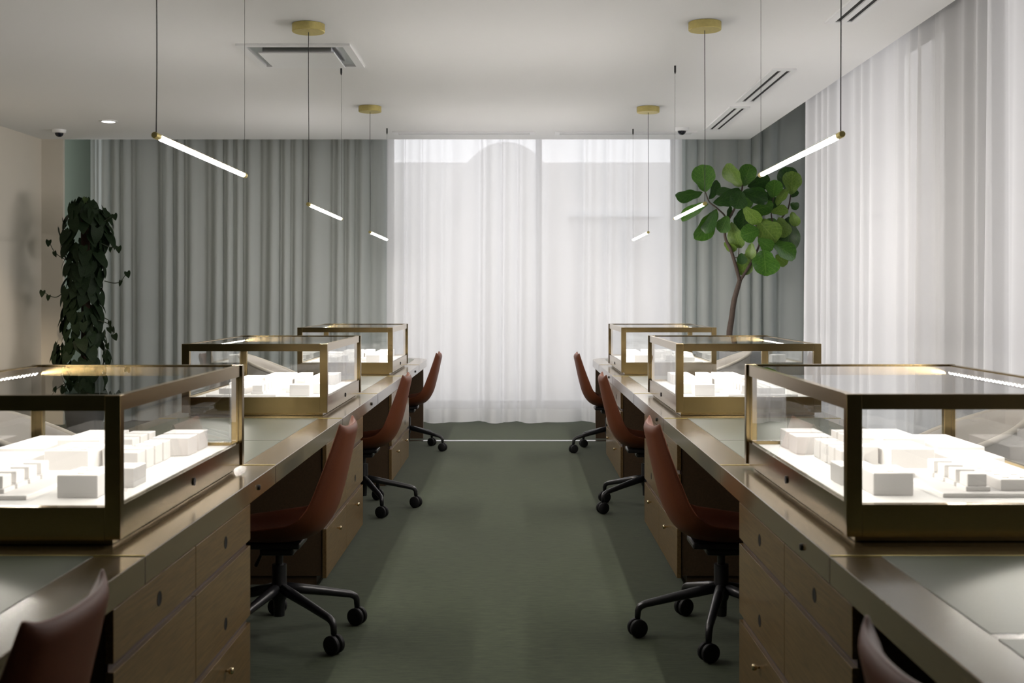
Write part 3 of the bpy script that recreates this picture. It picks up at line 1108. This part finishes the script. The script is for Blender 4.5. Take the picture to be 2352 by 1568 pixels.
LAMPS = {-1: [(-1.308, 4.165), (-1.316, 7.27), (-1.328, 10.42)], 1: [(1.168, 4.14), (1.18, 7.22), (1.193, 10.46)]}
lp = make_pendant()
first = True
for s in (-1, 1):
    for i, (x, y) in enumerate(LAMPS[s]):
        o = lp if first else copy_tree(lp)
        first = False
        o.location = (x, y, LZ)
        o['label'] = '%s of the three brass tube pendant lamps above the %s desk' % (ORD[i], SIDE[s])


# ------------------------------------------------------------------ ceiling fittings
def slot_vent(name, label, x0, x1, y0, y1, along, group):
    t = thing(name, label, 'air vent', ((x0 + x1) / 2, (y0 + y1) / 2, CZ), group)
    hx, hy = (x1 - x0) / 2, (y1 - y0) / 2
    bm = bmesh.new()
    th = 0.012
    if along == 'y':
        bw = hx * 2
        b = [-hx, -hx * 0.46, -hx * 0.10, hx * 0.30, hx * 0.66, hx]   # bars and slots across
        L = hy - 0.05
        for a0, a1 in ((b[0], b[1]), (b[2], b[3]), (b[4], b[5])):
            box(bm, a0, a1, -hy, hy, -th, 0)
        for a0, a1 in ((b[1], b[2]), (b[3], b[4])):
            box(bm, a0, a1, -hy, -L, -th, 0)
            box(bm, a0, a1, L, hy, -th, 0)
        slots = [(b[1], b[2], -L, L), (b[3], b[4], -L, L)]
    else:
        b = [-hy, -hy * 0.46, -hy * 0.10, hy * 0.30, hy * 0.66, hy]
        L = hx - 0.05
        for a0, a1 in ((b[0], b[1]), (b[2], b[3]), (b[4], b[5])):
            box(bm, -hx, hx, a0, a1, -th, 0)
        for a0, a1 in ((b[1], b[2]), (b[3], b[4])):
            box(bm, -hx, -L, a0, a1, -th, 0)
            box(bm, L, hx, a0, a1, -th, 0)
        slots = [(-L, L, b[1], b[2]), (-L, L, b[3], b[4])]
    part('frame', bm, 'white_metal', t)
    for xa, xb, ya, yb in slots:
        part('slot', bx(xa, xb, ya, yb, -0.003, 0), 'slot', t)
    return t


VG = 'slot air vents in the ceiling'
slot_vent('air_vent', 'two-slot ceiling vent above the side curtain, nearest the camera', 1.93, 2.12, 5.78, 7.235, 'y', VG)
slot_vent('air_vent', 'two-slot ceiling vent above the side curtain, middle of three', 1.925, 2.11, 8.70, 10.17, 'y', VG)
slot_vent('air_vent', 'two-slot ceiling vent above the side curtain, nearest the fig tree', 1.925, 2.11, 10.44, 11.88, 'y', VG)
slot_vent('air_vent', 'thin linear ceiling vent in front of the back window, left one', -1.295, 0.187, 12.0, 12.2, 'x', VG)
slot_vent('air_vent', 'thin linear ceiling vent in front of the back window, right one by the dome camera', 0.40, 1.88, 12.0, 12.2, 'x', VG)

# square cassette air conditioner
x0, x1, y0, y1 = -1.912, -1.136, 7.845, 8.616
t = thing('ceiling_cassette', 'square white ceiling air conditioner cassette above the left desk', 'air conditioner', ((x0 + x1) / 2, (y0 + y1) / 2, CZ))
h = (x1 - x0) / 2


def ring(bm, a, b, z0, z1):
    box(bm, -a, -b, -a, a, z0, z1)
    box(bm, b, a, -a, a, z0, z1)
    box(bm, -b, b, -a, -b, z0, z1)
    box(bm, -b, b, b, a, z0, z1)


bm = bmesh.new(); ring(bm, h, h - 0.055, -0.014, 0)
part('frame', bm, 'white_metal', t)
bm = bmesh.new(); ring(bm, h - 0.055, h - 0.150, -0.004, 0)
part('air_slot', bm, 'silver', t)
part('panel', bx(-(h - 0.125), h - 0.125, -(h - 0.125), h - 0.125, -0.040, -0.028, bevel=0.003), 'white_metal', t)
bm = bmesh.new(); ring(bm, h - 0.150, h - 0.170, -0.028, 0)
part('panel_skirt', bm, 'silver', t)


def dome(label, x, y):
    t = thing('dome_camera', label, 'security camera', (x, y, CZ), 'dome cameras on the ceiling')
    bm = bmesh.new()
    lathe(bm, [(0.058, -0.034), (0.066, -0.026), (0.069, 0.0)], 28)
    part('base', bm, 'white_metal', t, smooth='angle')
    bm = bmesh.new()
    lathe(bm, [(0.0, -0.075)] + [(0.043 * math.sin(a), -0.034 - 0.041 * math.cos(a)) for a in [math.radians(d) for d in range(15, 91, 15)]], 24)
    part('lens_dome', bm, 'smoke', t, smooth=True)


dome('white dome camera with smoked lens by the left wall', -4.72, 11.9)
dome('white dome camera with smoked lens over the back right vent', 1.68, 11.75)

t = thing('downlight', 'small round recessed downlight lit near the left wall', 'lamp', (-4.0, 11.3, CZ))
bm = bmesh.new()
lathe(bm, [(0.062, -0.002), (0.064, -0.010), (0.088, -0.006), (0.09, 0.0)], 32)
part('trim_ring', bm, 'white_metal', t, smooth='angle')
bm = bmesh.new()
lathe(bm, [(0.0, -0.004), (0.062, -0.004), (0.062, -0.001)], 32)
part('lens', bm, 'downlight', t)

t2 = thing('downlight', 'small round recessed downlight washing the left wall, just out of view', 'lamp', (-4.55, 9.3, CZ))
for ch in list(t.children):
    c = ch.copy(); COL.objects.link(c); c.parent = t2
sd = bpy.data.lights.new('wall_wash', 'SPOT')
sd.energy = 300
sd.color = (1.0, 0.80, 0.58)
sd.spot_size = math.radians(48)
sd.spot_blend = 0.8
sd.shadow_soft_size = 0.05
so_ = bpy.data.objects.new('wall_wash', sd)
COL.objects.link(so_)
so_.location = (-4.55, 9.3, CZ - 0.03)
so_.rotation_euler = (Vector((-5.2, 11.2, 0.7)) - so_.location).to_track_quat('-Z', 'Y').to_euler()

# ------------------------------------------------------------------ fiddle-leaf fig
def fig_leaf_mesh(seed):
    rnd = random.Random(seed)
    bm = bmesh.new()
    uvl = bm.loops.layers.uv.new('UVMap')
    nl, nw = 14, 6
    rows = []
    ph = rnd.uniform(0, 6)
    curl = rnd.uniform(0.05, 0.22)
    for i in range(nl + 1):
        v = i / nl
        # violin outline: narrow base, slight waist, very broad rounded tip
        if v > 0.62:
            w = max(0.0, 1 - ((v - 0.62) / 0.38) ** 2.5) ** 0.5
        else:
            w = max(0.0, 1 - ((0.62 - v) / 0.62) ** 1.9) ** 0.72
        w = 0.40 * max(w, 0.10 if i == nl else 0.03) * (1 - 0.15 * math.exp(-((v - 0.30) / 0.11) ** 2))
        row = []
        for j in range(nw + 1):
            u = -1 + 2 * j / nw
            x = u * w * (1 + 0.05 * math.sin(9 * v + ph + u))
            z = 0.10 * abs(u) ** 1.6 * w / 0.4 - curl * (v - 0.35) ** 2 + 0.020 * math.sin(11 * v + 3 * u + ph) * abs(u)
            row.append((bm.verts.new((x, v, z)), (0.5 + 0.5 * u, v)))
        rows.append(row)
    for a, b in zip(rows, rows[1:]):
        for j in range(nw):
            q = (a[j], a[j + 1], b[j + 1], b[j])
            f = bm.faces.new([p[0] for p in q])
            for lp_, p in zip(f.loops, q):
                lp_[uvl].uv = p[1]
    return finish(bm, 'leaf', True)


def heart_leaf_mesh(seed):
    rnd = random.Random(seed)
    bm = bmesh.new()
    uvl = bm.loops.layers.uv.new('UVMap')
    nl, nw = 7, 4
    rows = []
    for i in range(nl + 1):
        v = i / nl
        w = 0.42 * math.sin(math.pi * (0.10 + 0.90 * v) ** 0.62) ** 0.85 + 0.004
        row = []
        for j in range(nw + 1):
            u = -1 + 2 * j / nw
            y = v - 0.10 * abs(u) * (1 - v) ** 2 * 2
            z = 0.12 * abs(u) * w - 0.25 * v * v
            row.append((bm.verts.new((u * w, y, z)), (0.5 + 0.5 * u, v)))
        rows.append(row)
    for a, b in zip(rows, rows[1:]):
        for j in range(nw):
            q = (a[j], a[j + 1], b[j + 1], b[j])
            f = bm.faces.new([p[0] for p in q])
            for lp_, p in zip(f.loops, q):
                lp_[uvl].uv = p[1]
    return finish(bm, 'leaf', True)


FY = 12.22
ZX, ZY, ZS = 1500.0, 340.0, 3.4075


def zp(x, y, dy=0.0):
    return at(ZX + x / ZS, ZY + y / ZS, FY + dy)


pot_c = (2.38, FY, 0)
fig = thing('fiddle_leaf_fig', 'tall fiddle-leaf fig tree in a grey planter in the back right corner', 'potted plant', (0, 0, 0))
bm = bmesh.new()
lathe(bm, [(0.0, 0.0), (0.19, 0.0), (0.20, 0.01), (0.235, 0.80), (0.235, 0.825), (0.215, 0.825), (0.212, 0.78), (0.0, 0.78)], 40, c=pot_c)
part('planter', bm, 'pot', fig, smooth='angle')
bm = bmesh.new()
lathe(bm, [(0.0, 0.781), (0.210, 0.781), (0.211, 0.79), (0.12, 0.80), (0.0, 0.797)], 28, c=pot_c)
part('soil', bm, 'soil', fig, smooth=True)


def branch(pts, r0, r1, name='branch'):
    w = [zp(*p) for p in pts]
    c = catmull([tuple(p) for p in w], len(w) * 4)
    bm = bmesh.new()
    tube(bm, c, [r0 + (r1 - r0) * k / (len(c) - 1) for k in range(len(c))], 10)
    part(name, bm, 'bark', fig, smooth=True)


base = Vector((2.30, FY, 0.79))
pb = [tuple(base)] + [tuple(zp(*p)) for p in ((598, 1470), (615, 1330), (635, 1190), (660, 1100), (678, 1035))]
bm = bmesh.new()
c = catmull(pb, 24)
tube(bm, c, [0.034 - 0.010 * k / (len(c) - 1) for k in range(len(c))], 12)
part('trunk', bm, 'bark', fig, smooth=True)
branch([(678, 1040), (655, 950), (610, 800), (565, 700), (575, 595), (640, 470), (690, 345), (700, 285)], 0.021, 0.008)
branch([(575, 590), (562, 530), (500, 470), (440, 420), (410, 345)], 0.011, 0.006)
branch([(682, 1035), (760, 910), (815, 800), (830, 730), (805, 600)], 0.017, 0.007)
branch([(765, 905, 0.0), (850, 820, 0.05), (930, 735, 0.08), (1000, 560, 0.08), (1055, 480, 0.06), (1078, 365, 0.05)], 0.013, 0.007)
branch([(960, 650, 0.08), (925, 520, 0.05), (945, 380, 0.05)], 0.009, 0.005)
branch([(620, 855), (665, 850), (672, 770)], 0.007, 0.004)

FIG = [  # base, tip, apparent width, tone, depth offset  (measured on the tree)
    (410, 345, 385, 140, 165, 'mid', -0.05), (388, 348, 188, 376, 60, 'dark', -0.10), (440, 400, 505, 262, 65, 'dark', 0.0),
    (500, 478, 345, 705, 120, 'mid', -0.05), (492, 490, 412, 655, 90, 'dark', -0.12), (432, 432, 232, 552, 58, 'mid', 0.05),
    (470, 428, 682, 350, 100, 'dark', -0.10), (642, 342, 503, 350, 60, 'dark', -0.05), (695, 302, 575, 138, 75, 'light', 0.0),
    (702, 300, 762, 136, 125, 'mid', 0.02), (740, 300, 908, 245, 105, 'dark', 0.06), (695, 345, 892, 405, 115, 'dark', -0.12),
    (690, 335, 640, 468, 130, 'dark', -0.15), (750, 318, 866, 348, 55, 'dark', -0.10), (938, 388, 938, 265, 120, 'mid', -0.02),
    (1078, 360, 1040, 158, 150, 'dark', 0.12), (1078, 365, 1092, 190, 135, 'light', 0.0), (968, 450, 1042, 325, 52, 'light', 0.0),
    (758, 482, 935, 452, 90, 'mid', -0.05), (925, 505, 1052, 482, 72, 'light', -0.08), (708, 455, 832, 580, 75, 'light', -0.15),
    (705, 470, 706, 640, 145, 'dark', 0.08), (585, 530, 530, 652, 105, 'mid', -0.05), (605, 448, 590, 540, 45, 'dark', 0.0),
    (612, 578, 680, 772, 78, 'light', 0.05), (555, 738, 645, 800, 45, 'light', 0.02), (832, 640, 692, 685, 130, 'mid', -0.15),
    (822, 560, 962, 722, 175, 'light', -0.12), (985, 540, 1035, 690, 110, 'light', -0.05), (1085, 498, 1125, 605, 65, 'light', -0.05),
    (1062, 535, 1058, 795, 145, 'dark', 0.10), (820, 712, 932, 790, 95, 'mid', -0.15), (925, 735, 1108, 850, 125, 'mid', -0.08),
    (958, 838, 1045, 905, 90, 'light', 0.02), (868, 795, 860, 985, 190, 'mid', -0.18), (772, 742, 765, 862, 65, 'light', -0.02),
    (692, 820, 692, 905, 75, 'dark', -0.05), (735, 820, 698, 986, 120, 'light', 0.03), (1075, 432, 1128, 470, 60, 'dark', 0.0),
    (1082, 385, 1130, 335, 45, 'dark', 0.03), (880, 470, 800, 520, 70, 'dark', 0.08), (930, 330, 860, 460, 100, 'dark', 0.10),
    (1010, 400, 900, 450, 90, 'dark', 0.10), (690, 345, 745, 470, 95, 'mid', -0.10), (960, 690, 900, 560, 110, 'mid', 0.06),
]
leaf_meshes = {}
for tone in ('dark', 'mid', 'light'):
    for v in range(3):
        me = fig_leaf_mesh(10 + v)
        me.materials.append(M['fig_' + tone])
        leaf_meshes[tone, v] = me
rnd = random.Random(5)
for i, (bx_, by_, tx_, ty_, wd, tone, dy) in enumerate(FIG):
    b, tp = zp(bx_, by_, dy), zp(tx_, ty_, dy)
    ax = tp - b
    seen = ax.length
    wid = wd / ZS * (FY + dy) / F_PX
    full = max(seen, wid / 0.86)
    tilt = math.acos(min(1.0, seen / full))
    real_w = max(wid, 0.66 * full)
    roll = math.acos(min(1.0, wid / real_w)) * rnd.choice((-1, 1)) * 0.85
    ex = ax.normalized()
    fwd = Vector((0, -1, 0))
    yv = (ex * math.cos(tilt) + fwd * math.sin(tilt)).normalized()
    xv = yv.cross(fwd).normalized()
    zv = xv.cross(yv)
    xr = xv * math.cos(roll) + zv * math.sin(roll)
    zr = xr.cross(yv)
    mt = Matrix((xr, yv, zr)).transposed().to_4x4()
    sc_ = Matrix.Diagonal((1.12 * real_w / 0.80, full * 1.06, full * 0.9, 1))
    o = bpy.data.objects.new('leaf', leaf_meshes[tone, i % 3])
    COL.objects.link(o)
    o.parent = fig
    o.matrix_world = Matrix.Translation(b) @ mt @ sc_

# ------------------------------------------------------------------ climbing vine on a pole
VC = Vector((-4.50, 12.02, 0))
vine = thing('climbing_plant', 'tall dark green climbing plant on a coir pole by the left wall', 'potted plant', tuple(VC))
bm = bmesh.new()
lathe(bm, [(0.0, 0.0), (0.17, 0.0), (0.22, 0.36), (0.22, 0.38), (0.20, 0.38), (0.195, 0.34), (0.0, 0.34)], 32)
part('pot', bm, 'pot_dark', vine, smooth='angle')
bm = bmesh.new()
lathe(bm, [(0.0, 0.341), (0.193, 0.341), (0.1, 0.355), (0.0, 0.355)], 24)
part('soil', bm, 'soil', vine, smooth=True)
bm = bmesh.new()
tube(bm, [(0, 0, 0.34), (0.01, 0, 1.2), (0.0, 0.01, 2.22)], 0.045, 12)
part('pole', bm, 'moss', vine, smooth=True)


def vp(px, py, dy=0.0):
    return at(px, py, VC.y + dy) - VC


TEND = [[(225, 735), (246, 742), (258, 752), (262, 768)], [(240, 645), (262, 650), (278, 645), (292, 624)], [(150, 668), (130, 682), (112, 678), (98, 668)],
        [(215, 552), (235, 560), (255, 568), (272, 566)], [(175, 600), (150, 596), (125, 578), (112, 552)], [(195, 485), (199, 468), (197, 455)],
        [(240, 730), (252, 738), (250, 752)], [(235, 510), (252, 500), (262, 492)], [(238, 760), (246, 790), (240, 815)]]
for tpts in TEND:
    bm = bmesh.new()
    c = catmull([tuple(vp(x, y, -0.1)) for x, y in tpts], 12)
    tube(bm, c, [0.006 - 0.003 * k / 12 for k in range(13)], 6)
    part('vine_stem', bm, 'vine_stem', vine, smooth=True)
hm = []
for v in range(3):
    for tone in ('vine', 'vine', 'vine_light'):
        pass
hearts = [heart_leaf_mesh(k) for k in range(3)]
for me in hearts: me.materials.append(M['vine'])
young = heart_leaf_mesh(9); young.materials.append(M['vine_light'])
rnd = random.Random(12)


def heart(pos, out, size, me):
    yv = (out * rnd.uniform(0.25, 0.7) + Vector((rnd.uniform(-0.45, 0.45), rnd.uniform(-0.3, 0.3), -1.0))).normalized()
    zv = (out - yv * out.dot(yv)).normalized()
    xv = yv.cross(zv)
    mt = Matrix((xv, yv, zv)).transposed().to_4x4()
    o = bpy.data.objects.new('leaf', me)
    COL.objects.link(o)
    o.parent = vine
    o.matrix_local = Matrix.Translation(pos) @ mt @ Matrix.Diagonal((size * rnd.uniform(0.9, 1.2), size, size, 1))


def radius(z):
    pts = ((0.4, 0.24), (0.75, 0.30), (1.0, 0.19), (1.3, 0.17), (1.6, 0.19), (1.8, 0.21), (2.1, 0.25), (2.25, 0.20), (2.36, 0.07))
    for (a, ra), (b, rb) in zip(pts, pts[1:]):
        if z <= b: return ra + (rb - ra) * (z - a) / (b - a)
    return 0.05


for k in range(278):
    z = 0.45 + (2.37 - 0.45) * (k + rnd.random()) / 278
    a = rnd.uniform(-math.pi, math.pi) if rnd.random() < 0.3 else rnd.uniform(-math.pi, 0)
    r = radius(z) * rnd.uniform(0.60, 1.0) + 0.02
    out = Vector((math.cos(a), math.sin(a), 0))
    cx_ = 0.01 if z > 1.5 else -0.02
    heart(Vector((cx_, 0, z)) + out * r + Vector((0, 0, 0.05)), out, rnd.uniform(0.10, 0.175), rnd.choice(hearts))
for tpts in TEND:
    e = vp(*tpts[-1], -0.1)
    m = vp(*tpts[-2], -0.1)
    heart(e, Vector((0.2, -0.9, 0)).normalized(), 0.07, hearts[0] if tpts[0][1] > 500 else young)
    heart(m, Vector((-0.3, -0.9, 0)).normalized(), 0.06, hearts[1])
